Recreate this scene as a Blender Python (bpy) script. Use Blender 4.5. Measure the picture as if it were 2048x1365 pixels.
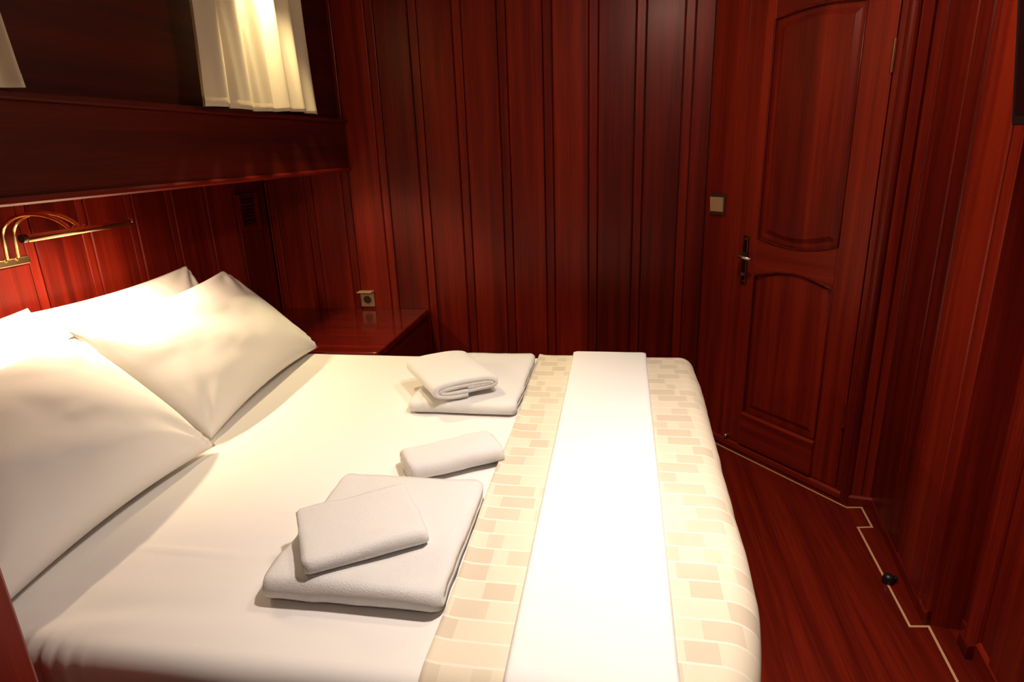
import bpy, bmesh, math, random
from mathutils import Vector, Matrix, noise as mnoise
random.seed(7)
for o in list(bpy.data.objects): bpy.data.objects.remove(o, do_unlink=True)
scn = bpy.context.scene
COL = scn.collection
R = math.radians
PI = math.pi

# ---------------------------------------------------------------- camera
YAW, PITCH, ROLL, FPX = .174187, .303871, -.037617, 1233.86
CAMZ = 1.36
cam_d = bpy.data.cameras.new('camera'); cam = bpy.data.objects.new('camera', cam_d); COL.objects.link(cam)
fw = Vector((-math.sin(YAW)*math.cos(PITCH), math.cos(YAW)*math.cos(PITCH), -math.sin(PITCH)))
r0 = Vector((math.cos(YAW), math.sin(YAW), 0)); u0 = r0.cross(fw)
rr = math.cos(ROLL)*r0 + math.sin(ROLL)*u0; uu = -math.sin(ROLL)*r0 + math.cos(ROLL)*u0
m = Matrix((rr, uu, -fw)).transposed().to_4x4(); m.translation = (0, 0, CAMZ); cam.matrix_world = m
cam_d.sensor_width = 36; cam_d.lens = 36*FPX/2048; cam_d.clip_start = .02
scn.camera = cam
# ---------------------------------------------------------------- world, exposure, lights
w = bpy.data.worlds.new('world'); scn.world = w; w.use_nodes = True
bg = w.node_tree.nodes['Background']; bg.inputs[0].default_value = (.62, .74, .85, 1); bg.inputs[1].default_value = 1.6
vs = scn.view_settings; vs.view_transform = 'Standard'; vs.look = 'None'; vs.gamma = 1; vs.use_curve_mapping = False
vs.exposure = 0.0
# ceiling downlights: position, watts, cone, blend, colour (each lamp gets its fitting further down)
DOWNLIGHTS = [((.10, 1.10), 142, 108, 1.0, (1, .845, .75)),
              ((-1.14, 2.16), 75, 84, .35, (1, .80, .44)),
              ((.30, -.35), 12, 150, .6, (1, .84, .64))]  # last entry: added general fill, out of view behind the camera
DOME_GLOW = 112
LAMP_POWER = 9.5

# ---------------------------------------------------------------- dimensions
YB, XL, XS, ZC = 2.8875, -1.722, -1.262, 2.12       # back wall, headboard wall, ledge front, ceiling
YF = -1.0                                           # wall behind the camera
MZ = .61                                            # mattress top
D0 = Vector((.385, YB, 0)); DA = R(-50.5)           # diagonal door wall
DD = Vector((math.cos(DA), math.sin(DA), 0))
DE = D0 + DD*.80                                    # its end
RW0 = Vector((.987, 2.253, 0)); RW1 = Vector((.909, 1.640, 0))
RD = (RW1-RW0).normalized(); RANG = math.atan2(RD.y, RD.x)

# ---------------------------------------------------------------- helpers
def obj(name, verts, faces, mat=None, parent=None, smooth=False, loc=None, rotz=0):
    me = bpy.data.meshes.new(name); me.from_pydata([tuple(v) for v in verts], [], faces)
    bm = bmesh.new(); bm.from_mesh(me); bmesh.ops.recalc_face_normals(bm, faces=bm.faces); bm.to_mesh(me); bm.free()
    if smooth: me.polygons.foreach_set('use_smooth', [True]*len(me.polygons))
    if mat: me.materials.append(mat)
    o = bpy.data.objects.new(name, me); COL.objects.link(o)
    if parent: o.parent = parent
    if loc is not None: o.location = loc
    o.rotation_euler.z = rotz
    return o
def tag(o, label=None, cat=None, group=None, kind=None):
    if label: o['label'] = label
    if cat: o['category'] = cat
    if group: o['group'] = group
    if kind: o['kind'] = kind
    return o
def empty(name, loc=(0, 0, 0), rotz=0):
    o = bpy.data.objects.new(name, None); COL.objects.link(o); o.location = loc; o.rotation_euler.z = rotz
    o.empty_display_size = .05
    return o
class MB:
    def __init__(s): s.v = []; s.f = []
    def add(s, v, f):
        n = len(s.v); s.v += [Vector(p) for p in v]; s.f += [[i+n for i in q] for q in f]; return s
    def box(s, a, b):
        x0, y0, z0 = a; x1, y1, z1 = b
        v = [(x0,y0,z0),(x1,y0,z0),(x1,y1,z0),(x0,y1,z0),(x0,y0,z1),(x1,y0,z1),(x1,y1,z1),(x0,y1,z1)]
        return s.add(v, [[0,3,2,1],[4,5,6,7],[0,1,5,4],[1,2,6,5],[2,3,7,6],[3,0,4,7]])
    def prism(s, poly, axis, a, b):
        # poly: 2D points in the plane across axis; x:(y,z) y:(x,z) z:(x,y)
        def P(p, t):
            return (t, p[0], p[1]) if axis == 'x' else (p[0], t, p[1]) if axis == 'y' else (p[0], p[1], t)
        n = len(poly); v = [P(p, a) for p in poly]+[P(p, b) for p in poly]
        f = [list(range(n))[::-1], list(range(n, 2*n))]+[[i, (i+1) % n, n+(i+1) % n, n+i] for i in range(n)]
        return s.add(v, f)
    def tube(s, pts, r, n=10, cap=True):
        pts = [Vector(p) for p in pts]; rings = []; up = None
        for i, p in enumerate(pts):
            t = (pts[min(i+1, len(pts)-1)]-pts[max(i-1, 0)]).normalized()
            if up is None: up = Vector((0, 0, 1)) if abs(t.z) < .9 else Vector((1, 0, 0))
            a = t.cross(up).normalized(); up = a.cross(t).normalized()
            rad = r[i] if isinstance(r, (list, tuple)) else r
            rings.append([p+rad*(math.cos(2*PI*k/n)*a+math.sin(2*PI*k/n)*up) for k in range(n)])
        v = [q for g in rings for q in g]; f = []
        for i in range(len(pts)-1):
            for k in range(n): f.append([i*n+k, i*n+(k+1) % n, (i+1)*n+(k+1) % n, (i+1)*n+k])
        if cap: f += [list(range(n))[::-1], list(range((len(pts)-1)*n, len(pts)*n))]
        return s.add(v, f)
    def cyl(s, c, axis, r, h, n=20):
        d = {'x': Vector((1,0,0)), 'y': Vector((0,1,0)), 'z': Vector((0,0,1))}[axis]
        return s.tube([Vector(c), Vector(c)+d*h], r, n)
    def build(s, name, mat, parent=None, smooth=False, loc=None, rotz=0, bevel=0, seg=2):
        o = obj(name, s.v, s.f, mat, parent, smooth, loc, rotz)
        if bevel:
            b = o.modifiers.new('bevel', 'BEVEL'); b.width = bevel; b.segments = seg; b.limit_method = 'ANGLE'; b.angle_limit = R(40)
            o.data.polygons.foreach_set('use_smooth', [True]*len(o.data.polygons))
            if hasattr(b, 'harden_normals'): b.harden_normals = True
        return o
def fbm(p, sc, oct=3):
    return mnoise.fractal(Vector(p)*sc, 1.0, 2.0, oct)

# ---------------------------------------------------------------- materials
def nodes(name):
    m = bpy.data.materials.new(name); m.use_nodes = True
    return m, m.node_tree.nodes, m.node_tree.links, m.node_tree.nodes['Principled BSDF']
def wood(name, axis, dark, mid, light, rough=.40, coat=.06, var=.25, fine=1.0):
    m, N, L, P = nodes(name)
    tc = N.new('ShaderNodeTexCoord'); oi = N.new('ShaderNodeObjectInfo')
    off = N.new('ShaderNodeVectorMath'); off.operation = 'SCALE'; off.inputs[0].default_value = (7.3, 5.1, 3.7)
    L.new(oi.outputs['Random'], off.inputs['Scale'])
    add = N.new('ShaderNodeVectorMath'); L.new(tc.outputs['Object'], add.inputs[0]); L.new(off.outputs[0], add.inputs[1])
    def mp(a, b):
        k = N.new('ShaderNodeMapping'); k.inputs['Scale'].default_value = [b if i == 'xyz'.index(axis) else a for i in range(3)]
        L.new(add.outputs[0], k.inputs[0]); return k
    broad = N.new('ShaderNodeTexNoise'); broad.inputs['Scale'].default_value = 1; broad.inputs['Detail'].default_value = 3
    broad.inputs['Distortion'].default_value = .6; L.new(mp(22, .7).outputs[0], broad.inputs[0])
    grain = N.new('ShaderNodeTexNoise'); grain.inputs['Scale'].default_value = 1; grain.inputs['Detail'].default_value = 5
    grain.inputs['Roughness'].default_value = .65; L.new(mp(190*fine, 4).outputs[0], grain.inputs[0])
    mix = N.new('ShaderNodeMath'); mix.operation = 'MULTIPLY_ADD'; mix.inputs[1].default_value = .45
    L.new(grain.outputs[0], mix.inputs[0])
    sc = N.new('ShaderNodeMath'); sc.operation = 'MULTIPLY'; sc.inputs[1].default_value = .62; L.new(broad.outputs[0], sc.inputs[0])
    L.new(sc.outputs[0], mix.inputs[2])
    rv = N.new('ShaderNodeMath'); rv.operation = 'MULTIPLY_ADD'; rv.inputs[1].default_value = var; rv.inputs[2].default_value = -var/2
    L.new(oi.outputs['Random'], rv.inputs[0])
    s2 = N.new('ShaderNodeMath'); L.new(mix.outputs[0], s2.inputs[0]); L.new(rv.outputs[0], s2.inputs[1])
    cr = N.new('ShaderNodeValToRGB'); e = cr.color_ramp.elements
    e[0].position = .34; e[0].color = (*dark, 1); e[1].position = .76; e[1].color = (*light, 1)
    k = e.new(.55); k.color = (*mid, 1)
    L.new(s2.outputs[0], cr.inputs[0]); L.new(cr.outputs[0], P.inputs['Base Color'])
    P.inputs['Roughness'].default_value = rough; P.inputs['Coat Weight'].default_value = coat; P.inputs['Coat Roughness'].default_value = .12 if rough < .2 else .25
    P.inputs['Specular IOR Level'].default_value = .4; P.inputs['Specular Tint'].default_value = (1, .52, .46, 1)
    P.inputs['Coat Tint'].default_value = (1, .9, .88, 1)
    bp = N.new('ShaderNodeBump'); bp.inputs['Strength'].default_value = .04; bp.inputs['Distance'].default_value = .002
    L.new(grain.outputs[0], bp.inputs['Height']); L.new(bp.outputs[0], P.inputs['Normal'])
    return m
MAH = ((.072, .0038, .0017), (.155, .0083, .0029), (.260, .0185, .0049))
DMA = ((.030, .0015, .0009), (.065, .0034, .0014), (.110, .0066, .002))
M = {}
M['wood_v'] = wood('mahogany_upright_grain', 'z', *MAH)
M['wood_x'] = wood('mahogany_level_grain', 'x', *MAH)
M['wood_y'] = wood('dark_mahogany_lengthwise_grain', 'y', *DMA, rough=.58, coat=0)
M['wood_ym'] = wood('mahogany_lengthwise_grain', 'y', *MAH)
M['floor'] = wood('floor_mahogany', 'y', (.038, .0024, .0013), (.088, .0052, .0021), (.175, .0125, .0034), rough=.33, coat=.3)
M['table'] = wood('polished_mahogany', 'x', *MAH, rough=.16, coat=.6)
def plain(name, col, rough=.5, metal=0, bump=0, bscale=400, emit=None, spec=.5, sheen=0):
    m, N, L, P = nodes(name)
    tc = N.new('ShaderNodeTexCoord'); nz = N.new('ShaderNodeTexNoise'); nz.inputs['Scale'].default_value = bscale; nz.inputs['Detail'].default_value = 3
    L.new(tc.outputs['Object'], nz.inputs[0])
    mx = N.new('ShaderNodeMix'); mx.data_type = 'RGBA'; mx.inputs[6].default_value = (*[c*.93 for c in col], 1); mx.inputs[7].default_value = (*[min(1, c*1.04) for c in col], 1)
    L.new(nz.outputs[0], mx.inputs[0]); L.new(mx.outputs[2], P.inputs['Base Color'])
    P.inputs['Roughness'].default_value = rough; P.inputs['Metallic'].default_value = metal; P.inputs['Specular IOR Level'].default_value = spec
    P.inputs['Sheen Weight'].default_value = sheen
    if bump:
        b = N.new('ShaderNodeBump'); b.inputs['Strength'].default_value = bump; b.inputs['Distance'].default_value = .003
        L.new(nz.outputs[0], b.inputs['Height']); L.new(b.outputs[0], P.inputs['Normal'])
    if emit:
        P.inputs['Emission Color'].default_value = (*emit[0], 1); P.inputs['Emission Strength'].default_value = emit[1]
    return m
M['sheet'] = plain('white_cotton', (.80, .775, .74), .85, bump=.05, bscale=900, spec=.2)
M['pillow'] = plain('white_pillow_cotton', (.80, .775, .74), .85, bump=.05, bscale=700, spec=.2)
M['terry'] = plain('white_terry', (.80, .785, .76), .95, bump=.7, bscale=600, spec=.1, sheen=.2)
M['runner'] = plain('bright_white_cotton', (.86, .85, .82), .85, bump=.08, bscale=600, spec=.2)
M['brass'] = plain('polished_brass', (.80, .56, .26), .22, 1)
M['bronze'] = plain('dark_bronze', (.10, .055, .03), .3, 1)
M['steel'] = plain('satin_steel', (.62, .56, .48), .3, 1)
M['black'] = plain('black_plastic', (.008, .008, .009), .35)
M['screen'] = plain('dark_screen', (.004, .004, .006), .08)
M['beige'] = plain('beige_plastic', (.46, .29, .15), .4)
M['brown'] = plain('dark_brown_plastic', (.05, .018, .010), .4)
M['maple'] = plain('maple_inlay', (.62, .36, .17), .4)
M['ceiling'] = plain('cream_ceiling_lacquer', (.55, .50, .44), .5)
M['shadow_gap'] = plain('plank_gap_shade', (.020, .0025, .0015), .7)  # near-black backing colour stands in for the shade between planks
M['white'] = plain('white_enamel', (.75, .73, .70), .4)
M['bulb'] = plain('warm_bulb_glass', (.9, .8, .6), .4, emit=((1, .74, .40), 14))
M['dome'] = plain('lit_opal_glass', (.9, .88, .84), .3, emit=((1, .84, .66), DOME_GLOW))
M['glow'] = plain('downlight_glass', (.9, .85, .75), .4, emit=((1, .82, .60), 6))
def curtain_mat():
    m, N, L, P = nodes('sheer_cream_curtain')
    P.inputs['Base Color'].default_value = (.80, .70, .53, 1); P.inputs['Roughness'].default_value = .9; P.inputs['Specular IOR Level'].default_value = .1
    wv = N.new('ShaderNodeTexNoise'); wv.inputs['Scale'].default_value = 900; tc = N.new('ShaderNodeTexCoord'); L.new(tc.outputs['Object'], wv.inputs[0])
    b = N.new('ShaderNodeBump'); b.inputs['Strength'].default_value = .15; b.inputs['Distance'].default_value = .001
    L.new(wv.outputs[0], b.inputs['Height']); L.new(b.outputs[0], P.inputs['Normal'])
    tr = N.new('ShaderNodeBsdfTranslucent'); tr.inputs[0].default_value = (.80, .66, .42, 1)
    mx = N.new('ShaderNodeMixShader'); mx.inputs[0].default_value = .35
    L.new(P.outputs[0], mx.inputs[1]); L.new(tr.outputs[0], mx.inputs[2]); L.new(mx.outputs[0], N['Material Output'].inputs[0])
    return m
M['curtain'] = curtain_mat()
def glass_mat():
    m, N, L, P = nodes('window_glass')
    tr = N.new('ShaderNodeBsdfTransparent'); tr.inputs[0].default_value = (.90, .95, .95, 1)
    gl = N.new('ShaderNodeBsdfGlossy'); gl.inputs['Roughness'].default_value = .02
    fr = N.new('ShaderNodeFresnel'); mx = N.new('ShaderNodeMixShader')
    L.new(fr.outputs[0], mx.inputs[0]); L.new(tr.outputs[0], mx.inputs[1]); L.new(gl.outputs[0], mx.inputs[2]); L.new(mx.outputs[0], N['Material Output'].inputs[0])
    return m
M['glass'] = glass_mat()
def coverlet_mat():
    # woven bedspread: rows of beige blocks between thin pale lines; UV in metres
    m, N, L, P = nodes('woven_block_bedspread')
    uv = N.new('ShaderNodeUVMap'); uv.uv_map = 'UVMap'; sp = N.new('ShaderNodeSeparateXYZ'); L.new(uv.outputs[0], sp.inputs[0])
    def mt(op, a, b=None, c=None):
        n = N.new('ShaderNodeMath'); n.operation = op
        for i, q in enumerate((a, b, c)):
            if q is None: continue
            if isinstance(q, (int, float)): n.inputs[i].default_value = q
            else: L.new(q, n.inputs[i])
        return n.outputs[0]
    ry = mt('DIVIDE', sp.outputs[1], .047); row = mt('FLOOR', ry); fy = mt('SUBTRACT', ry, row)
    def wn(v, k):
        n = N.new('ShaderNodeTexWhiteNoise'); n.noise_dimensions = '2D'; cb = N.new('ShaderNodeCombineXYZ')
        L.new(v, cb.inputs[0]); cb.inputs[1].default_value = k; L.new(cb.outputs[0], n.inputs[0]); return n.outputs[0]
    # stepped shift from row to row with a little irregularity
    step = mt('PINGPONG', row, 3.0)
    sh = mt('ADD', mt('MULTIPLY', step, .043), mt('MULTIPLY', wn(row, 3.3), .035))
    px = mt('DIVIDE', mt('ADD', sp.outputs[0], sh), .205); fx = mt('FRACT', mt('ADD', px, 20))
    wid = mt('ADD', .20, mt('MULTIPLY', wn(row, 9.1), .26))
    b1 = mt('LESS_THAN', fx, wid)
    fx2 = mt('FRACT', mt('ADD', px, 20.5)); b2 = mt('MULTIPLY', mt('LESS_THAN', fx2, mt('MULTIPLY', wid, .55)), mt('GREATER_THAN', wn(row, 5.7), .6))
    blk = mt('MULTIPLY', mt('MINIMUM', mt('ADD', b1, mt('MULTIPLY', b2, .7)), 1), mt('ADD', .62, mt('MULTIPLY', wn(row, 1.9), .38)))
    line = mt('LESS_THAN', fy, .10)
    mx = N.new('ShaderNodeMix'); mx.data_type = 'RGBA'; mx.inputs[6].default_value = (.74, .66, .51, 1); mx.inputs[7].default_value = (.62, .535, .405, 1)
    L.new(blk, mx.inputs[0])
    m2 = N.new('ShaderNodeMix'); m2.data_type = 'RGBA'; m2.inputs[7].default_value = (.80, .74, .62, 1); L.new(line, m2.inputs[0]); L.new(mx.outputs[2], m2.inputs[6])
    # fine weave
    wx = mt('SINE', mt('MULTIPLY', sp.outputs[0], 3600)); wy = mt('SINE', mt('MULTIPLY', sp.outputs[1], 3600))
    wv = mt('MULTIPLY', wx, wy)
    hsv = N.new('ShaderNodeHueSaturation'); L.new(m2.outputs[2], hsv.inputs['Color']); L.new(mt('ADD', 1, mt('MULTIPLY', wv, .04)), hsv.inputs['Value'])
    L.new(hsv.outputs[0], P.inputs['Base Color']); P.inputs['Roughness'].default_value = .75; P.inputs['Specular IOR Level'].default_value = .25
    b = N.new('ShaderNodeBump'); b.inputs['Strength'].default_value = .35; b.inputs['Distance'].default_value = .0015
    L.new(mt('ADD', mt('MULTIPLY', line, 1.0), mt('MULTIPLY', wv, .15)), b.inputs['Height']); L.new(b.outputs[0], P.inputs['Normal'])
    return m
M['coverlet'] = coverlet_mat()

# ================================================================ THE SETTING
floor = tag(MB().box((XL-.1, YF-.1, -.08), (1.35, YB+.15, 0)).build('floor', M['floor']), 'dark mahogany cabin floor with a thin pale inlaid line', 'floor', kind='structure')
# inlaid line: follows the walls at a small distance, with notches at the corner post and the pilaster
INL = [(.30, 2.943), (.459, 2.749), (.881, 2.233), (.936, 2.239), (.927, 2.110), (.877, 2.102), (.850, 1.611), (.902, 1.617), (.885, 1.420), (.83, .75), (.77, -.3)]
for i in range(1, len(INL)-1):
    a, b = Vector((*INL[i], 0)), Vector((*INL[i+1], 0)); d = (b-a).normalized(); n = Vector((-d.y, d.x, 0))*.0035
    a2, b2 = a-d*.0035, b+d*.0035
    poly = [(a2+n)[:2], (a2-n)[:2], (b2-n)[:2], (b2+n)[:2]]
    MB().prism(poly, 'z', -.004, .0009+.00015*(i % 2)).build('inlay_strip', M['maple'], floor)
ceil = tag(MB().box((XL-.1, YF-.1, ZC), (1.35, YB+.15, ZC+.08)).build('ceiling', M['ceiling']), 'cream lacquered cabin ceiling with small recessed lamps', 'ceiling', kind='structure')

def plank_profile(wd, th, ch):
    # front at -y (local); back at y=0
    h = wd/2
    return [(-h, 0), (-h, -th+ch), (-h+ch, -th), (h-ch, -th), (h, -th+ch), (h, 0)]
def bead_profile(wd, th):
    h = wd/2; c = min(.003, wd*.2)
    return [(-h, 0), (-h, -th+c*.8), (-h+c, -th), (h-c, -th), (h, -th+c*.8), (h, 0)]
def panelling(parent, s0, s1, z0, z1, beads, bw=.040, th=.016, gap=.0015, frame=None):
    """planks and bead strips along local x, facing local -y"""
    edges = [s0]
    pr = {}
    for c in beads:
        if not s0+.02 < c < s1-.02: continue
        edges += [c-bw/2, c+bw/2]
    edges.append(s1)
    for i in range(0, len(edges), 2):
        a, b = edges[i]+gap, edges[i+1]-gap
        o = MB().prism(plank_profile(b-a, th, .004), 'z', z0, z1).build('plank', M['wood_v'], parent); o.location = ((a+b)/2, 0, 0)
    for i in range(1, len(edges)-1, 2):
        a, b = edges[i], edges[i+1]
        key = round(b-a, 4)
        if key not in pr:
            o = MB().prism(bead_profile(b-a-.003, th*.86), 'z', z0, z1).build('bead_strip', M['wood_v'], parent, smooth=False); pr[key] = o.data
        else:
            o = bpy.data.objects.new('bead_strip', pr[key]); COL.objects.link(o); o.parent = parent
        o.location = ((a+b)/2, 0, 0)
def wall_box(name, label, p, q, z0, z1, th, mat):
    """backing slab whose visible face runs p->q, facing local -y; local frame at p"""
    p, q = Vector((*p, 0)), Vector((*q, 0)); d = q-p; a = math.atan2(d.y, d.x)
    o = MB().box((-.0, .0, z0), (d.length, th, z1)).build(name, mat, loc=p, rotz=a)
    return tag(o, label, 'wall', kind='structure')
TH = .016
# back wall: local x = world x, face at y=YB after the planks' thickness
wb = wall_box('wall_back', 'back wall of upright mahogany planks behind the bed', (XL-.05, YB+TH), (.46, YB+TH), 0, ZC, .1, M['shadow_gap'])
ox = XL-.05
panelling(wb, .05, .385-ox, .0, ZC, [(-.11+.1975*k)-ox for k in range(-8, 3)])
# headboard wall: faces +x, runs from back to front => local x from (XL, front) ... facing -y local means direction +y world rotated
# direction p->q with face on the right-hand side (-y local): for a face looking +x travel towards +y
wl = wall_box('wall_left', 'headboard wall of upright mahogany planks under the ledge', (XL-TH, YF-.05), (XL-TH, YB+TH), 0, 1.5, .1, M['shadow_gap'])
oy = YF-.05
panelling(wl, .05, YB-oy, 0, 1.30, [1.58+.2085*k-oy for k in range(-12, 6)], bw=.034)
# front wall behind the camera
wf = tag(empty('wall_front', (1.2, YF-TH, 0), PI), 'mahogany plank wall behind the viewer with a bright window', 'wall', kind='structure')
WF = (.62, 1.22, 1.58, 2.00)                        # its window opening in wall coordinates
bk = MB(); bk.box((0, 0, 0), (WF[0], .1, ZC)); bk.box((WF[1], 0, 0), (2.97, .1, ZC)); bk.box((WF[0], 0, 0), (WF[1], .1, WF[2])); bk.box((WF[0], 0, WF[3]), (WF[1], .1, ZC))
bk.build('backing', M['shadow_gap'], wf)
panelling(wf, .0, WF[0], 0, ZC, [.2, .4]); panelling(wf, WF[1], 2.97, 0, ZC, [1.4+.2*k for k in range(8)])
panelling(wf, WF[0], WF[1], 0, WF[2], [.82, 1.02]); panelling(wf, WF[0], WF[1], WF[3], ZC, [.82, 1.02])
# upper left side (hull side above the ledge), with two window openings
W1 = (1.93, 2.42, 1.60, 2.02); W2 = (.62, 1.10, 1.60, 2.02)
ul = MB(); x0, x1 = XS-.13, XS-.03
ys = [YF, W2[0], W2[1], W1[0], W1[1], YB]
for i in range(5):
    if i in (1, 3):
        ul.box((x0, ys[i], 1.513), (x1, ys[i+1], 1.60)); ul.box((x0, ys[i], 2.02), (x1, ys[i+1], ZC))
    else: ul.box((x0, ys[i], 1.513), (x1, ys[i+1], ZC))
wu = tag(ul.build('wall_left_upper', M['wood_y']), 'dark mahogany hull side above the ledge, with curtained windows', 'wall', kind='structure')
for i, W in enumerate((W1, W2, WF)):
    wn = tag(empty('window_%d' % (i+1)), ('small wooden framed window behind the cream curtain beside the plank wall', 'small wooden framed window behind the curtain at the left frame edge', 'window in the wall behind the viewer')[i], 'window', kind='structure')
    if i < 2: wn.location = (XS-.08, (W[0]+W[1])/2, W[2])
    else: wn.location = (1.2-(W[0]+W[1])/2, YF-.06, W[2]); wn.rotation_euler.z = PI/2
    hw = (W[1]-W[0])/2; h = W[3]-W[2]
    MB().box((-.012, -hw, 0), (.012, -hw+.03, h)).build('window_frame', M['wood_v'], wn); MB().box((-.012, hw-.03, 0), (.012, hw, h)).build('window_frame', M['wood_v'], wn)
    MB().box((-.012, -hw+.03, 0), (.012, hw-.03, .03)).build('window_frame', M['wood_ym'], wn); MB().box((-.012, -hw+.03, h-.03), (.012, hw-.03, h)).build('window_frame', M['wood_ym'], wn)
    MB().box((-.003, -hw+.03, .03), (.003, hw-.03, h-.03)).build('pane', M['glass'], wn)
# the ledge: deep box beam over the headboard
lg = tag(empty('trim_1', (XS, YF, 1.28)), 'deep dark mahogany ledge running above the headboard', 'ledge', kind='structure')
Lg = YB-YF
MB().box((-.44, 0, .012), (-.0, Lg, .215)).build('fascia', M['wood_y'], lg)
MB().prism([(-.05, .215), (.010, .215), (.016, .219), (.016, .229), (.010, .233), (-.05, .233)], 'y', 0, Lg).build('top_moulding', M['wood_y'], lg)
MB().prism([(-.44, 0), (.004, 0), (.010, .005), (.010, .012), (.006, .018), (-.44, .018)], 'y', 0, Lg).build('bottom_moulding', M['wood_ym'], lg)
# small cove under the ledge on the headboard wall
# diagonal wall with the door: local x along the wall from the back corner, facing local -y
wd = tag(empty('wall_right_back', D0, DA), 'diagonal mahogany wall holding the cabin door', 'wall', kind='structure')
MB().box((0, .05, 0), (.82, .12, ZC)).build('backing', M['shadow_gap'], wd)
MB().box((0, 0, 0), (.172, .05, ZC)).build('jamb_panel', M['wood_v'], wd, bevel=.003)
MB().box((.752, -.004, .04), (.772, .05, 1.98)).build('jamb', M['wood_v'], wd, bevel=.002)
MB().prism([(.774, .05)]+[(.794-.020*math.cos(PI*i/8), -.004-.018*math.sin(PI*i/8)) for i in range(9)]+[(.814, .05)], 'z', .0, ZC).build('architrave', M['wood_v'], wd)
MB().box((.172, -.004, 1.965), (.752, .05, ZC)).build('head_panel', M['wood_x'], wd)
MB().prism([(.05, 0), (-.006, 0), (-.014, .006), (-.014, .030), (-.006, .037), (.05, .037)], 'x', .04, .80).build('threshold', M['wood_x'], wd)
# ---- door leaf
dr = tag(empty('door_1', D0+DD*.175, DA), 'mahogany cabin door with two arched panels and a kick board', 'door', kind='structure')
DW = .572
def arcpts(xa, xb, ze, zm, n=12):
    return [(xa+(xb-xa)*i/n, ze+(zm-ze)*math.sin(PI*i/n)) for i in range(n+1)]
PX0, PX1 = .115, .463            # panel opening in door coordinates (door starts at s=.175)
F0, F1 = -.002, .040             # front, back of frame
MB().box((0, F0, .04), (PX0, F1, 1.96)).build('stile', M['wood_v'], dr, bevel=.002)
MB().box((PX1, F0, .04), (DW, F1, 1.96)).build('stile', M['wood_v'], dr, bevel=.002)
UT = arcpts(PX0, PX1, 1.780, 1.796); UB = arcpts(PX0, PX1, .972, .945); LT = arcpts(PX0, PX1, .815, .848)
MB().prism(UT+[(PX1, 1.96), (PX0, 1.96)], 'y', F0, F1).build('rail', M['wood_x'], dr)
MB().prism(UB[::-1]+LT, 'y', F0, F1).build('rail', M['wood_x'], dr)
MB().box((PX0, F0, .04), (PX1, F1, .20)).build('rail', M['wood_x'], dr)
def raised_panel(outline, mat=None):
    # fielded panel: flat border set back, bevel up to the field
    cx = sum(p[0] for p in outline)/len(outline); cz = sum(p[1] for p in outline)/len(outline)
    hx = max(abs(p[0]-cx) for p in outline); hz = max(abs(p[1]-cz) for p in outline)
    def ins(d): return [(cx+(p[0]-cx)*(1-d/hx), cz+(p[1]-cz)*(1-d/hz)) for p in outline]
    loops = [(ins(-.004), .034), (ins(0), .010), (ins(.022), .010), (ins(.040), .003), (ins(.05), .003)]
    v = []; f = []; n = len(outline)
    for l, y in loops: v += [(p[0], y, p[1]) for p in l]
    for k in range(len(loops)-1):
        for i in range(n): f.append([k*n+i, k*n+(i+1) % n, (k+1)*n+(i+1) % n, (k+1)*n+i])
    f.append(list(range((len(loops)-1)*n, len(loops)*n))); f.append(list(range(n))[::-1])
    return MB().add(v, f)
up = raised_panel(UB+UT[::-1]).build('door_panel', M['wood_v'], dr)
lp = raised_panel([(PX0, .20), (PX1, .20)]+LT[::-1]).build('door_panel', M['wood_v'], dr)
def moulding(parent, outline):
    # slim half-round strip that follows a panel opening
    pts = [Vector((p[0], F0, p[1])) for p in outline]; pts.append(pts[0])
    MB().tube(pts, .0045, 8, cap=False).build('panel_moulding', M['wood_v'], parent, smooth=True)
moulding(up, UB+UT[::-1]); moulding(lp, [(PX0, .20), (PX1, .20)]+LT[::-1])
kb = MB().prism([(.01, .045), (-.016, .045), (-.018, .05), (-.018, .19), (-.008, .199), (.01, .199)], 'x', PX0-.002, PX1+.004).build('kick_board', M['wood_x'], dr)
# handle: long plate, lever, key cylinder
hd = MB().box((.050, -.010, .77), (.076, F0, .975)).build('handle_plate', M['bronze'], dr, bevel=.004)
tag(hd, 'slim dark bronze handle plate')
lev = MB().tube([(.063, -.008, .897), (.063, -.045, .897), (.068, -.052, .896), (.090, -.054, .893), (.130, -.052, .889)], [.009, .008, .0085, .008, .007], 10).build('lever', M['steel'], hd, smooth=True)
MB().cyl((.063, -.016, .815), 'y', .008, .008, 14).build('key_cylinder', M['steel'], hd)
MB().cyl((.063, -.013, .962), 'y', .006, .004, 12).build('screw', M['brass'], hd); MB().cyl((.063, -.013, .783), 'y', .006, .004, 12).build('screw', M['brass'], hd)
for z in (1.545, .30):
    MB().cyl((DW+.002, -.008, z), 'z', .0065, .10, 12).build('hinge', M['brass'], dr, smooth=False)
# corner return between the door wall and the right wall
wc = tag(empty('wall_right_corner', DE, math.atan2(RW0.y-DE.y, RW0.x-DE.x)), 'narrow mahogany corner post between the door and right wall', 'wall', kind='structure')
cl = (RW0-DE).length
MB().box((-.002, 0, 0), (cl+.01, .08, ZC)).build('post_board', M['wood_v'], wc)
MB().prism(bead_profile(.034, .012), 'z', .0, ZC).build('bead_strip', M['wood_v'], wc, loc=(.026, 0, 0))
MB().prism(bead_profile(.014, .012), 'z', .0, ZC).build('bead_strip', M['wood_v'], wc, loc=(cl-.012, 0, 0))
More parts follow.
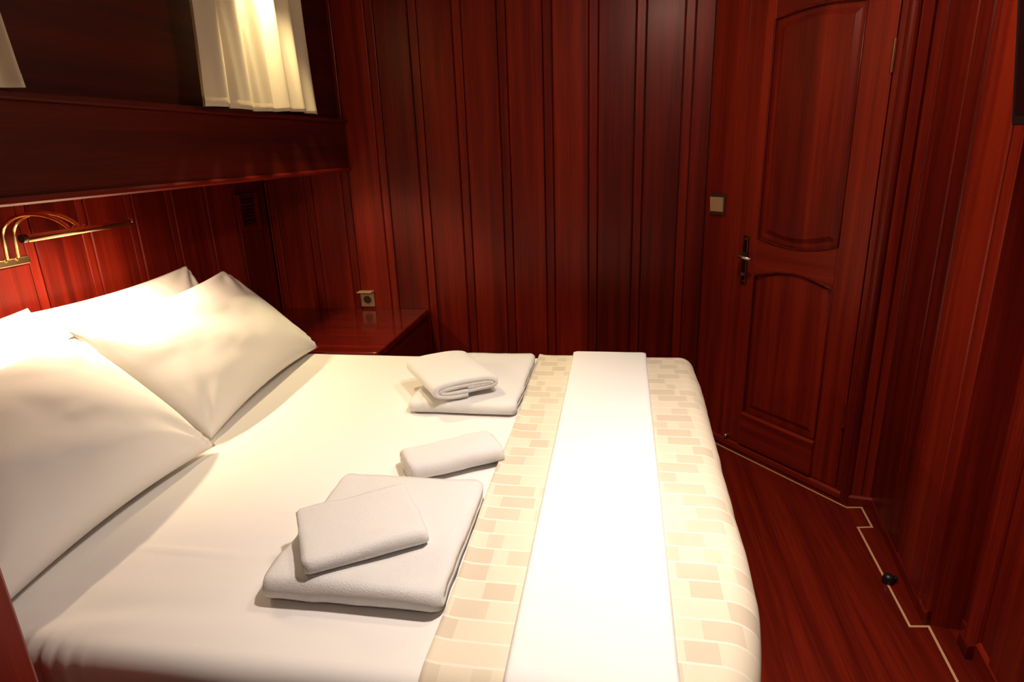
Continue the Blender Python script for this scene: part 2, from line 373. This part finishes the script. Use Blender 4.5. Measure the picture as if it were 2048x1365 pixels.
# right wall: local x from RW0 towards the viewer, facing local -y
RL = 3.4
wr = wall_box('wall_right', 'mahogany panelled wall right of the door', RW0[:2], (RW0+RD*.63)[:2], 0, ZC, .16, M['wood_v'])
SB = .085                                            # the nearer stretch of wall stands back by this much
wr.data.materials[0] = M['shadow_gap']
def wplank(a, b, th=.016, ch=.004, y=0):
    o = MB().prism(plank_profile(b-a, th, ch), 'z', .0, ZC).build('plank', M['wood_v'], wr); o.location = ((a+b)/2, y, 0)
def wbead(c, wdt, th, y=0):
    o = MB().prism(bead_profile(wdt, th), 'z', .0, ZC).build('bead_strip', M['wood_v'], wr); o.location = (c, y, 0)
wplank(.0, .245); wplank(.249, .352); wbead(.377, .042, .014); wplank(.402, .575)
def round_post(c, wdt, out, y=0):
    n = 10; h = wdt/2
    poly = [(-h, SB)]+[(-h*math.cos(PI*i/n), y-.010-(out-.010)*math.sin(PI*i/n)) for i in range(n+1)]+[(h, SB)]
    MB().prism(poly, 'z', .0, ZC).build('rounded_pilaster', M['wood_v'], wr, loc=(c, 0, 0))
MB().box((.63, SB, 0), (RL, SB+.1, ZC)).build('backing', M['shadow_gap'], wr)
round_post(.606, .058, .014); wplank(.637, .688, .006, .002, SB); round_post(.720, .060, .032, SB); wplank(.752, .815, .008, .002, SB)
s = .818
while s < RL-.25:
    wplank(s, s+.158, y=SB); wbead(s+.180, .040, .014, SB); s += .202
wplank(s, RL, y=SB)
# plinths along door and right walls
br = tag(empty('baseboard_right', RW0, RANG), 'low mahogany plinth along the right wall', 'baseboard', kind='structure')
def plinth(a, b, out, h=.042, y=0):
    MB().prism([(y, 0), (y-out, 0), (y-out, h-.008), (y-out+.007, h), (y, h)], 'x', a, b).build('plinth_board', M['wood_x'], br)
plinth(.0, .577, .019); plinth(.577, .635, .017, .046); plinth(.635, .690, .010, y=SB); plinth(.690, .750, .035, .046, SB); plinth(.750, RL-.1, .019, .06, SB)
pb = MB().prism([(0, 0), (-.020, 0), (-.020, .034), (-.013, .042), (0, .042)], 'x', 0, cl).build('plinth_board', M['wood_x'], wc)

# ================================================================ THINGS
# ---- ceiling downlights
for i, ((x, y), P, cone, blend, colr) in enumerate(DOWNLIGHTS):
    t = tag(empty('ceiling_downlight', (x, y, ZC)), ('recessed ceiling lamp above the foot of the bed', 'recessed ceiling lamp above the curtain', 'added fill lamp, unseen behind the viewer')[i], 'lamp', 'recessed ceiling lamps')
    n = 24; v = []; f = []
    for rad, z in ((.075, 0), (.075, -.006), (.055, -.009), (.050, -.004), (.048, 0)):
        v += [(rad*math.cos(2*PI*k/n), rad*math.sin(2*PI*k/n), z) for k in range(n)]
    for a in range(4):
        for k in range(n): f.append([a*n+k, a*n+(k+1) % n, (a+1)*n+(k+1) % n, (a+1)*n+k])
    MB().add(v, f).build('trim_ring', M['brass'], t, smooth=True)
    MB().cyl((0, 0, -.003), 'z', .049, .003, 24).build('lens', M['glow'], t)
    ld = bpy.data.lights.new('downlight_beam', 'SPOT'); ld.energy = P; ld.color = colr; ld.spot_size = R(cone); ld.spot_blend = blend; ld.shadow_soft_size = .07
    lo = bpy.data.objects.new('downlight_beam', ld); COL.objects.link(lo); lo.parent = t; lo.location = (0, 0, -.085 if False else -.014)

# ---- opal dome lamp on the ceiling between bed foot and door
dm = tag(empty('ceiling_lamp', (.27, 1.72, ZC)), 'round opal glass ceiling lamp with brass rim above the aisle', 'lamp')
n = 28
def lathe(prof):
    v = []; f = []
    for r_, z in prof: v += [(r_*math.cos(2*PI*k/n), r_*math.sin(2*PI*k/n), z) for k in range(n)]
    for a in range(len(prof)-1):
        for k in range(n): f.append([a*n+k, a*n+(k+1) % n, (a+1)*n+(k+1) % n, (a+1)*n+k])
    f.append(list(range((len(prof)-1)*n, len(prof)*n)))
    return MB().add(v, f)
lathe([(.105, 0), (.108, -.006), (.105, -.014), (.088, -.016)]).build('rim', M['brass'], dm, smooth=True)
lathe([(.086*math.cos(PI/2*i/8), -.014-.050*math.sin(PI/2*i/8)) for i in range(8)]+[(.004, -.064)]).build('glass_dome', M['dome'], dm, smooth=True)

# ---- bed: wooden base, mattress under a fitted sheet
BX0, BX1, BY0, BY1 = XL+.012, .262, .665, 2.172
bed = tag(empty('bed', ((BX0+BX1)/2, (BY0+BY1)/2, 0)), 'double bed with a low mahogany base under white bedding', 'bed')
bcx, bcy = (BX0+BX1)/2, (BY0+BY1)/2
MB().box((BX0-bcx, BY0-bcy+.03, 0), (BX1-bcx-.14, BY1-bcy-.03, .34)).build('bed_base', M['wood_ym'], bed, bevel=.004)
MB().box((BX0-bcx, BY0-bcy+.015, .34), (BX1-bcx-.125, BY1-bcy-.015, MZ-.02)).build('mattress', M['sheet'], bed, bevel=.03, seg=3)
def drape(u, v, x0, x1, y0, y1, ztop, r, maxdrop):
    """point of a cloth laid over a block with rounded edges; (u,v) is measured on the flat cloth"""
    cx, cy = min(max(u, x0+r), x1-r), min(max(v, y0+r), y1-r)
    dx, dy = u-cx, v-cy; d = math.hypot(dx, dy)
    if d < 1e-9: return Vector((u, v, ztop)), Vector((0, 0, 1))
    ux, uy = dx/d, dy/d; q = r*PI/2
    if d <= q:
        a = d/r; return Vector((cx+ux*r*math.sin(a), cy+uy*r*math.sin(a), ztop-r*(1-math.cos(a)))), Vector((ux*math.sin(a), uy*math.sin(a), math.cos(a)))
    dr_ = min(d-q, maxdrop)
    return Vector((cx+ux*r, cy+uy*r, ztop-r-dr_)), Vector((ux, uy, 0))
def cloth(name, mat, us, vs, fn, parent=None, thick=0, sub=0):
    v = []; f = []; nu, nv = len(us), len(vs)
    for a in us:
        for b in vs: v.append(fn(a, b))
    for i in range(nu-1):
        for j in range(nv-1): f.append([i*nv+j, (i+1)*nv+j, (i+1)*nv+j+1, i*nv+j+1])
    me = bpy.data.meshes.new(name); me.from_pydata([tuple(p) for p in v], [], f)
    me.polygons.foreach_set('use_smooth', [True]*len(f))
    uv = me.uv_layers.new(name='UVMap')
    for li, lp_ in enumerate(me.loops):
        i, j = divmod(lp_.vertex_index, nv); uv.data[li].uv = (us[i], vs[j])
    me.materials.append(mat); o = bpy.data.objects.new(name, me); COL.objects.link(o)
    if parent: o.parent = parent
    if thick:
        s_ = o.modifiers.new('thickness', 'SOLIDIFY'); s_.thickness = thick; s_.offset = 1
    if sub:
        s_ = o.modifiers.new('smooth', 'SUBSURF'); s_.levels = sub; s_.render_levels = sub
    return o
def lin(a, b, n): return [a+(b-a)*i/(n-1) for i in range(n)]
def gauss(x, c, s_): return math.exp(-((x-c)/s_)**2)
def sheet_fn(u, v):
    p, n = drape(u, v, BX0, BX1-.10, BY0, BY1, MZ, .036, .225)
    h = .0022*fbm((u, v, 0), 3.0, 3)
    # long shallow creases across the bed
    h += .0016*math.sin(22*(v-.93)+3*math.sin(2.2*u))*gauss(u, -.92, .34)*gauss(v, .93, .05)
    h += .0022*math.sin(60*(v-.78-.10*u))*gauss(u, -.85, .22)*gauss(v, .76, .07)
    h += .0042*gauss(v, .930-.02*(u+.85), .0065)*gauss(u, -.83, .13)
    h += .0016*math.sin(75*(v-.45*u))*gauss(u, -.93, .13)*gauss(v, .74, .045)
    # gathers at the corner by the cabinet
    g = gauss(u, -.95, .085)*max(0, min(1, (.715-v)/.05))
    h += .005*g*math.sin(u*190+1.2*math.sin(v*18))
    # gentle wavy fall of the near side
    if v < BY0+.02: h += .002*math.sin(u*19)*min(1, (BY0+.02-v)/.08)
    return p+n*(h+.001)
sheet = cloth('fitted_sheet', M['sheet'], lin(BX0+.001, BX1+.16, 210), lin(BY0-.26, BY1+.26, 190), sheet_fn)
tag(sheet, 'white cotton sheet stretched over the mattress', 'bed sheet')

# ---- coverlet across the foot
CX0 = -.277
def cov_fn(u, v):
    # the foot edge narrows slightly towards the viewer
    foot = BX1+.012-.030*max(0, min(1, (1.9-v)/1.2))-.050*max(0, min(1, (.95-v)/.26))**1.5
    p, n = drape(u, v, BX0, foot, BY0-.012, BY1+.012, MZ+.010, .052, .60)
    h = .0022*fbm((u+5, v, 0), 4.0, 3)
    h += .0035*gauss(u, foot, .06)*fbm((u*.5, v, 3), 7, 2)
    if n.z < .3: h += .007*math.sin((v if abs(n.x) > abs(n.y) else u)*24+1)*min(1, max(0, (MZ-.05-p.z)/.15))
    h += .004*gauss(u, CX0, .012)                                    # turned hem
    q = p+n*h
    q.x += .0025*math.sin(v*9)*gauss(u, CX0, .08)
    return q
cov = cloth('coverlet', M['coverlet'], lin(CX0, BX1+.36, 110), lin(BY0-.36, BY1+.30, 200), cov_fn, thick=.005)
tag(cov, 'cream bedspread woven with beige blocks across the bed foot', 'bedspread')
# ---- plain white runner on the coverlet
RX0, RX1 = -.148, .106
def run_fn(u, v):
    foot = BX1+.012
    p, n = drape(u, v, BX0, foot, BY0-.024, BY1+.022, MZ+.0215, .056, .5)
    h = .0012*fbm((u, v, 7), 5, 2)
    e = max(gauss(u, RX0, .006), gauss(u, RX1, .006)); h -= .003*e
    sk = -.012*(v-2.17)/1.5
    return p+n*h+Vector((sk*(u-RX0)/(RX1-RX0)*-1 if False else 0, 0, 0))
def run_fn2(u, v):
    t = (u-RX0)/(RX1-RX0); w_ = .012*max(0, min(1, (2.15-v)/1.4))
    return run_fn(u, v)-Vector((w_*t, 0, 0))
run = cloth('bed_runner', M['runner'], lin(RX0, RX1, 40), lin(BY0-.24, BY1+.12, 150), run_fn2, thick=.009)
tag(run, 'plain bright white folded cloth laid over the beige bedspread', 'bed runner')

# ---- pillows
def pillow(name, lo, hi, width, wdir, thick, seed, label, shear=0, sag=.25):
    """lo, hi: centres of lower and upper edge; wdir: unit vector along the width"""
    lo, hi = Vector(lo), Vector(hi); up_ = hi-lo; H = up_.length/2; up_.normalize(); wv = Vector(wdir).normalized()
    nr = wv.cross(up_).normalized()
    if nr.x < 0: nr = -nr
    up_ = nr.cross(wv).normalized()
    if up_.z < 0: up_ = -up_
    c = (lo+hi)/2; W = width/2; nu, nv = 64, 44; v = []; f = []
    def pt(a, b, side):
        # a,b in -1..1; edges bow inwards between the pinched corners
        x = a*W*(1-.012*(1-b*b)); y = b*H*(1-.10*(1-a*a))
        prof = (max(0, 1-abs(a)**2.6))**.55*(max(0, 1-abs(b)**2.4))**.55
        t = thick/2*prof*(1-sag*b*.6)
        n1 = fbm((a*1.3+seed, b*1.3, side*3.1), 1.1, 3)
        t *= 1+.05*n1
        # creases that fan out of the corners
        for ca in (-1, 1):
            for cb in (-1, 1):
                dx, dy = (a-ca)*W, (b-cb)*H; d = math.hypot(dx, dy); ang = math.atan2(dy, dx)
                t += .0080*math.sin(ang*11+seed*2+ca)*math.exp(-(d/.13)**2)*min(1, d/.03)*prof**.3
        # long soft folds
        t += .0018*math.sin((a*2.2+b*3.1+seed)*2.4+2*n1)*prof
        x += shear*b*H
        return c+wv*x+up_*y+nr*(t*side)
    for side in (1, -1):
        for i in range(nu+1):
            for j in range(nv+1): v.append(pt(-1+2*i/nu, -1+2*j/nv, side))
    k = (nu+1)*(nv+1)
    for s_ in (0, 1):
        for i in range(nu):
            for j in range(nv):
                q = [s_*k+i*(nv+1)+j, s_*k+(i+1)*(nv+1)+j, s_*k+(i+1)*(nv+1)+j+1, s_*k+i*(nv+1)+j+1]
                f.append(q if s_ == 0 else q[::-1])
    o = obj(name, v, f, M['pillow'], smooth=True)
    bm = bmesh.new(); bm.from_mesh(o.data); bmesh.ops.remove_doubles(bm, verts=bm.verts, dist=.0002); bmesh.ops.recalc_face_normals(bm, faces=bm.faces); bm.to_mesh(o.data); bm.free()
    return tag(o, label, 'pillow', 'white pillows against the headboard wall')
pillow('pillow', (-1.125, 1.755, .630), (-1.465, 1.765, .945), .812, (-.10, 1, 0), .155, 1.3, 'front white pillow nearer the plank back wall, leaning on another', .0)
pillow('pillow', (-1.040, 1.001, .628), (-1.410, 1.017, .925), .685, (-.03, 1, 0), .16, 4.7, 'large front white pillow at the left, nearest the viewer', .08)
pillow('pillow', (-1.455, 1.75, .645), (-1.635, 1.745, .97), .765, (-.02, 1, 0), .13, 8.1, 'rear white pillow against the wall below the lamp arm, tip showing', .0)
pillow('pillow', (-1.415, 1.02, .645), (-1.600, 1.040, .985), .76, (.0, 1, 0), .13, 11.9, 'rear white pillow behind the large near one at the left', .0)

# ---- towels
def ribbon(path, th):
    """closed outline of a ribbon of given thickness around a 2D path"""
    L_, R_ = [], []
    for i, p in enumerate(path):
        a = path[max(i-1, 0)]; b = path[min(i+1, len(path)-1)]
        dx, dy = b[0]-a[0], b[1]-a[1]; l = math.hypot(dx, dy) or 1
        n = (-dy/l*th/2, dx/l*th/2); L_.append((p[0]+n[0], p[1]+n[1])); R_.append((p[0]-n[0], p[1]-n[1]))
    return L_+R_[::-1]
def extrude_soft(name, outline, length, ns, loc, rotz, label, group, seed, amp=.003, pinch=.06, tilt=0):
    """outline in local (y,z), extruded along local x with soft noise and slightly drawn-in ends"""
    n = len(outline); v = []; f = []
    zc = min(p[1] for p in outline)
    zt = max(p[1] for p in outline)
    for i in range(ns+1):
        t = -1+2*i/ns; x = t*length/2
        e = max(0, (abs(t)-.90)/.10); k = 1-pinch*e*e
        for p in outline:
            d = fbm((x*1.0+seed, p[0]+seed, p[1]*2), 9, 3)*amp
            y = p[0]*k; z = zc+(p[1]-zc)*(1-.12*e*e)+(d if p[1] > zc+.006 else 0)
            v.append((x+.004*fbm((p[0]*1.0, p[1], seed+t), 14, 2)*abs(t), y+d*.7, z))
    for i in range(ns):
        for j in range(n): f.append([i*n+j, i*n+(j+1) % n, (i+1)*n+(j+1) % n, (i+1)*n+j])
    h = n//2
    for base, flip in ((0, 0), (ns*n, 1)):
        for j in range(h-1):
            q = [base+j, base+j+1, base+n-2-j, base+n-1-j]; f.append(q[::-1] if flip else q)
    o = obj(name, v, f, M['terry'], smooth=True, loc=loc, rotz=rotz)
    if tilt: o.rotation_euler = (0, tilt, rotz)
    return tag(o, label, 'towel', group)
def fold_path(w_, layers, th, n=26):
    """serpentine fold: layers stacked from the bottom, first fold at -y"""
    pts = []; g = th*1.02; z = th/2
    for k in range(layers):
        a, b = (w_/2-g/2, -w_/2+g/2) if k % 2 == 0 else (-w_/2+g/2, w_/2-g/2)
        pts += [(a+(b-a)*i/n, z) for i in range(n+1)]
        if k < layers-1:
            sgn = -1 if k % 2 == 0 else 1
            for i in range(1, 7):
                an = PI*i/7; pts.append((b+sgn*g/2*math.sin(an), z+g/2*(1-math.cos(an))))
        z += g
    return pts
def roll_path(w_, h_, th, turns):
    """flattened spiral from the outside in"""
    pts = []; N_ = int(40*turns)
    for i in range(N_+1):
        a = -PI/2-2*PI*i/40; k = th*1.06*i/40
        rx, rz = max(w_/2-th/2-k, .004), max(h_/2-th/2-k, .002)
        ca, sa = math.cos(a), math.sin(a); ex = .75
        pts.append((rx*math.copysign(abs(ca)**ex, ca), h_/2+rz*math.copysign(abs(sa)**ex, sa)))
    return pts
ZS = MZ+.004
TG = 'white towels laid out on the bed'
# bath towels (two layers folded, fold towards the viewer)
extrude_soft('bath_towel', ribbon(fold_path(.375, 2, .0225), .0220), .326, 40, (-.445, 1.005, ZS), R(0), 'thick folded white bath towel nearest the viewer, under a small one', TG, 2.0)
extrude_soft('bath_towel', ribbon(fold_path(.465, 2, .0185), .0180), .325, 40, (-.445, 1.855, ZS), R(0), 'thick folded white bath towel near the far edge of the bed', TG, 7.0)
# small towels on them
extrude_soft('hand_towel', ribbon(fold_path(.190, 2, .0150), .0145), .222, 30, (-.480, .962, ZS+.0485), R(32), 'small folded white towel on top of the near bath towel', TG, 12.0, tilt=0)
extrude_soft('hand_towel', ribbon(roll_path(.225, .066, .0125, 2.0), .0122), .290, 34, (-.510, 1.775, ZS+.0425), R(-56), 'small loosely rolled white towel on top of the far bath towel', TG, 17.0)
extrude_soft('hand_towel', ribbon(roll_path(.135, .060, .0120, 2.0), .0116), .235, 30, (-.396, 1.328, ZS), R(31), 'small rolled white towel alone between the two stacks', TG, 23.0)

# ---- bedside cabinet built into the far corner
ns = tag(empty('nightstand', (-1.32, 2.53, 0)), 'polished mahogany bedside cabinet in the corner beyond the bed', 'nightstand')
NX0, NX1, NY0, NY1 = XL+.003+1.32, -.925+1.32, 2.195-2.53, YB-.003-2.53
MB().prism([(NX0, NY0), (NX1-.02, NY0), (NX1-.008, NY0+.004), (NX1, NY0+.02), (NX1, NY1), (NX0, NY1)], 'z', .572, .604).build('top', M['table'], ns, bevel=.008, seg=3)
MB().box((NX0, NY0+.03, 0), (NX1-.02, NY1, .572)).build('carcass', M['wood_v'], ns)
for k in range(2):
    d = MB().box((NX1-.02, NY0+.05, .30-.26*k), (NX1-.004, NY1-.03, .545-.26*k)).build('drawer', M['wood_ym'], ns, bevel=.003)
    MB().tube([(NX1-.004, .0, .42-.26*k), (NX1+.010, .0, .42-.26*k), (NX1+.018, .0, .42-.26*k)], [.006, .006, .012], 12).build('knob', M['brass'], d)

# ---- cabinet at the near left
cb = tag(empty('wardrobe', (-1.215, .12, 0)), 'mahogany wardrobe edge at the lower left of the picture', 'wardrobe')
MB().box((-.025, -.36, 0), (.514, .38, 1.9)).build('carcass', M['wood_v'], cb, bevel=.004)
for a, b in ((-.345, .005), (.011, .365)):
    d = MB().box((.514, a, .05), (.533, b, 1.87)).build('door', M['wood_v'], cb, bevel=.003)
    MB().tube([(.533, (.005 if a < 0 else .011)+(-.03 if a < 0 else .03), 1.0), (.556, (.005 if a < 0 else .011)+(-.03 if a < 0 else .03), 1.0)], [.006, .012], 12).build('knob', M['brass'], d)

# ---- reading lamp on the headboard wall
lamp = tag(empty('reading_lamp', (XL, 1.49, 1.10)), 'brass picture-light style reading lamp with two curved arms', 'lamp')
MB().box((.001, -.13, -.016), (.016, .065, .010)).build('base_plate', M['brass'], lamp, bevel=.005)
MB().cyl((.016, -.055, -.003), 'x', .010, .010, 16).build('switch', M['brass'], lamp)
def arm(y):
    pts = [(.010, y, .0), (.022, y, .012)]
    for i in range(15):
        t = i/14; an = PI*(1-t*.86)
        pts.append((.140+.112*math.cos(an), y+.014*t, .055+.070*math.sin(an)*1.0+.018*(1-t)))
    pts.append((.252, y+.016, .098))
    return pts
for y in (-.012, .022):
    MB().tube(arm(y), .0055, 10).build('arm', M['brass'], lamp, smooth=True)
# slim shade: half-round top on short straight sides, open below
n = 12; v = []; f = []
sy0, sy1 = -.150, .200
def shade_sec(rad):
    return [(.252+rad, .076)]+[(.252+rad*math.cos(PI*k/n), .084+rad*math.sin(PI*k/n)) for k in range(n+1)]+[(.252-rad, .076)]
for yy in (sy0, sy1):
    for rad in (.0095, .0082):
        v += [(p[0], yy, p[1]) for p in shade_sec(rad)]
q = n+3
for k in range(q-1):
    f += [[k, k+1, 2*q+k+1, 2*q+k], [q+k, 3*q+k, 3*q+k+1, q+k+1], [k, q+k, q+k+1, k+1], [2*q+k, 2*q+k+1, 3*q+k+1, 3*q+k]]
f += [[0, 2*q, 3*q, q], [q-1, 2*q-1, 4*q-1, 3*q-1]]
sh = MB().add(v, f).build('shade', M['brass'], lamp, smooth=True)
for yy in (sy0, sy1-.003):
    MB().prism(shade_sec(.0084), 'y', yy, yy+.003).build('end_cap', M['brass'], sh)
MB().tube([(.252, sy1, .088), (.252, sy1+.012, .088), (.252, sy1+.018, .088)], [.006, .006, .003], 10).build('finial', M['brass'], sh, smooth=True)
MB().cyl((.252, sy0-.012, .086), 'y', .011, .012, 16).build('swivel_knob', M['brown'], sh)
MB().tube([(.252, sy0+.02, .085), (.252, sy1-.02, .085)], .005, 12).build('bulb', M['bulb'], lamp, smooth=True)
ld = bpy.data.lights.new('reading_light', 'AREA'); ld.shape = 'RECTANGLE'; ld.size = .014; ld.size_y = .31; ld.energy = LAMP_POWER; ld.color = (1, .745, .48)
lo = bpy.data.objects.new('reading_light', ld); COL.objects.link(lo); lo.parent = lamp; lo.location = (.252, .025, .073)

# ---- vent grille in the corner of the headboard wall
vt = tag(empty('vent_grille', (XL, 2.715, 1.115)), 'small dark wooden air vent high on the headboard wall corner', 'vent')
MB().box((.0, -.085, -.085), (.012, -.062, .085)).build('frame', M['wood_v'], vt); MB().box((.0, .062, -.085), (.012, .085, .085)).build('frame', M['wood_v'], vt)
MB().box((.0, -.062, .065), (.012, .062, .085)).build('frame', M['wood_ym'], vt); MB().box((.0, -.062, -.085), (.012, .062, -.065)).build('frame', M['wood_ym'], vt)
MB().box((.0, -.062, -.065), (.002, .062, .065)).build('opening', M['black'], vt)
for k in range(8):
    z = -.058+k*.0165
    MB().prism([(.002, z), (.010, z-.006), (.011, z-.004), (.003, z+.002)], 'y', -.062, .062).build('slat', M['wood_ym'], vt)

# ---- wall socket with hinged lid, light switch
sk = tag(empty('wall_socket', (-1.240, YB, .655)), 'beige wall socket with raised lid above the nightstand', 'socket')
MB().box((-.036, -.010, -.040), (.036, -.0005, .036)).build('plate', M['beige'], sk, bevel=.004)
n = 24; v = []; f = []
for rad, y in ((.027, -.010), (.026, -.014), (.022, -.014), (.020, -.011)): v += [(rad*math.cos(2*PI*k/n), y, -.004+rad*math.sin(2*PI*k/n)) for k in range(n)]
for a in range(3):
    for k in range(n): f.append([a*n+k, a*n+(k+1) % n, (a+1)*n+(k+1) % n, (a+1)*n+k])
MB().add(v, f).build('rim', M['beige'], sk, smooth=True)
MB().cyl((0, -.0115, -.004), 'y', .020, .001, 24).build('well', M['brown'], sk)
for x in (-.008, .008): MB().cyl((x, -.0135, -.004), 'y', .003, .002, 8).build('contact_hole', M['black'], sk)
MB().box((-.038, -.048, .038), (.038, -.004, .044)).build('lid', M['beige'], sk, bevel=.002)
sw = tag(empty('light_switch', D0+DD*.072+Vector((0, 0, 1.094)), DA), 'beige rocker light switch in a brown frame beside the door', 'switch')
MB().box((-.040, -.008, -.046), (.040, -.0005, .046)).build('frame', M['brown'], sw, bevel=.003)
MB().prism([(-.008, -.030), (-.011, -.030), (-.017, .031), (-.008, .031)], 'x', -.034, .034).build('rocker', M['beige'], sw)

# ---- television at the right edge
tv = empty('television', RW0+RD*.71+Vector((0, 0, 1.37)), RANG)
tag(tv, 'black flat television tilted forward on the right wall', 'television')
tl = .13
def tp(o_): o_.rotation_euler.x = tl; o_.location = (0, -.036, 0); return o_
bdy = tp(MB().box((0, -.032, 0), (.62, 0, .38)).build('body', M['black'], tv, bevel=.004))
MB().box((.018, -.0335, .022), (.602, -.0318, .362)).build('screen', M['screen'], bdy)
MB().box((.25, -.085, .14), (.37, .069, .26)).build('wall_bracket', M['black'], tv)

# ---- small hardware near the floor
ds = tag(empty('door_stop', Vector((.864, 1.804, 0))), 'small black rubber door stop standing on the inlaid floor line', 'door stop')
n = 18
MB().tube([(0, 0, .0), (0, 0, .004), (0, 0, .020), (0, 0, .026), (0, 0, .030)], [.017, .018, .016, .013, .006], n).build('rubber_body', M['black'], ds, smooth=True)
MB().tube([(0.012, 0.002, .014), (.024, .004, .014)], [.009, .009], 12).build('side_lug', M['black'], ds)
st = tag(empty('door_catch', D0+DD*.215+Vector((0, 0, .055)), DA), 'tiny steel ball catch low on the door edge', 'door catch')
MB().tube([(0, -.003, 0), (0, -.012, 0)], [.008, .008], 14).build('base', M['steel'], st)
MB().tube([(0, -.012, 0), (0, -.016, 0), (0, -.022, 0), (0, -.026, 0)], [.006, .009, .009, .004], 14).build('ball', M['steel'], st, smooth=True)

# ---- curtains with their rods
def curtain(name, y0t, y1t, y0b, y1b, zb, zt, seed, label):
    c = tag(empty(name, (XS, (y0b+y1b)/2, zb)), label, 'curtain', 'cream window curtains')
    yc = (y0b+y1b)/2; nu, nv = 150, 40; v = []; f = []
    for i in range(nu+1):
        a = i/nu
        for j in range(nv+1):
            b = j/nv                                   # 0 bottom, 1 top
            e = (1-b)**1.6
            ya = y0t+(y0b-y0t)*e; yb_ = y1t+(y1b-y1t)*e
            fold = math.sin(2*PI*(6.4*a+.20*math.sin(5*a+seed))+seed+.5*(1-b))
            fold2 = math.sin(2*PI*11.7*a+seed*3+1.4*b)
            x = .036+.019*fold*(.65+.35*b)+.004*fold2+.012*(1-b)*math.sin(3*a+seed)
            y = ya+(yb_-ya)*(a+.010*math.sin(2*PI*5.3*a+seed+1))
            z = (zt-zb)*b+(.004*math.sin(9*a+seed)-.024*(1-a)-.010*a*a)*(1-b)
            v.append((x, y-yc, z))
    for i in range(nu):
        for j in range(nv): f.append([i*(nv+1)+j, (i+1)*(nv+1)+j, (i+1)*(nv+1)+j+1, i*(nv+1)+j+1])
    o = obj('fabric', v, f, M['curtain'], c, smooth=True)
    s_ = o.modifiers.new('thickness', 'SOLIDIFY'); s_.thickness = .0012
    # hem: folded double band along the bottom
    hv = []; hf = []
    for i in range(nu+1):
        for j in (0, 1, 2): p = v[i*(nv+1)+j]; hv.append((p[0]+.0008, p[1], p[2]))
    for i in range(nu):
        for j in (0, 1): hf.append([i*3+j, (i+1)*3+j, (i+1)*3+j+1, i*3+j+1])
    h = obj('hem', hv, hf, M['curtain'], o, smooth=True); s_ = h.modifiers.new('thickness', 'SOLIDIFY'); s_.thickness = .0006; s_.offset = 0
    MB().tube([(.034, y0t-yc-.04, zt-zb-.012), (.034, y1t-yc+.04, zt-zb-.012)], .006, 12).build('rod', M['brass'], c, smooth=True)
    for yy in (y0t-.03, y1t+.03): MB().box((0, yy-yc-.008, zt-zb-.02), (.034, yy-yc+.008, zt-zb-.004)).build('rod_bracket', M['brass'], c)
    return c
curtain('window_curtain', 1.805, 2.49, 1.768, 2.558, 1.530, 2.06, .8, 'cream gathered curtain brightly lit, beside the plank back wall')
curtain('window_curtain', .60, 1.16, .57, 1.205, 1.528, 2.06, 2.9, 'pale curtain whose lower corner shows at the upper left edge')
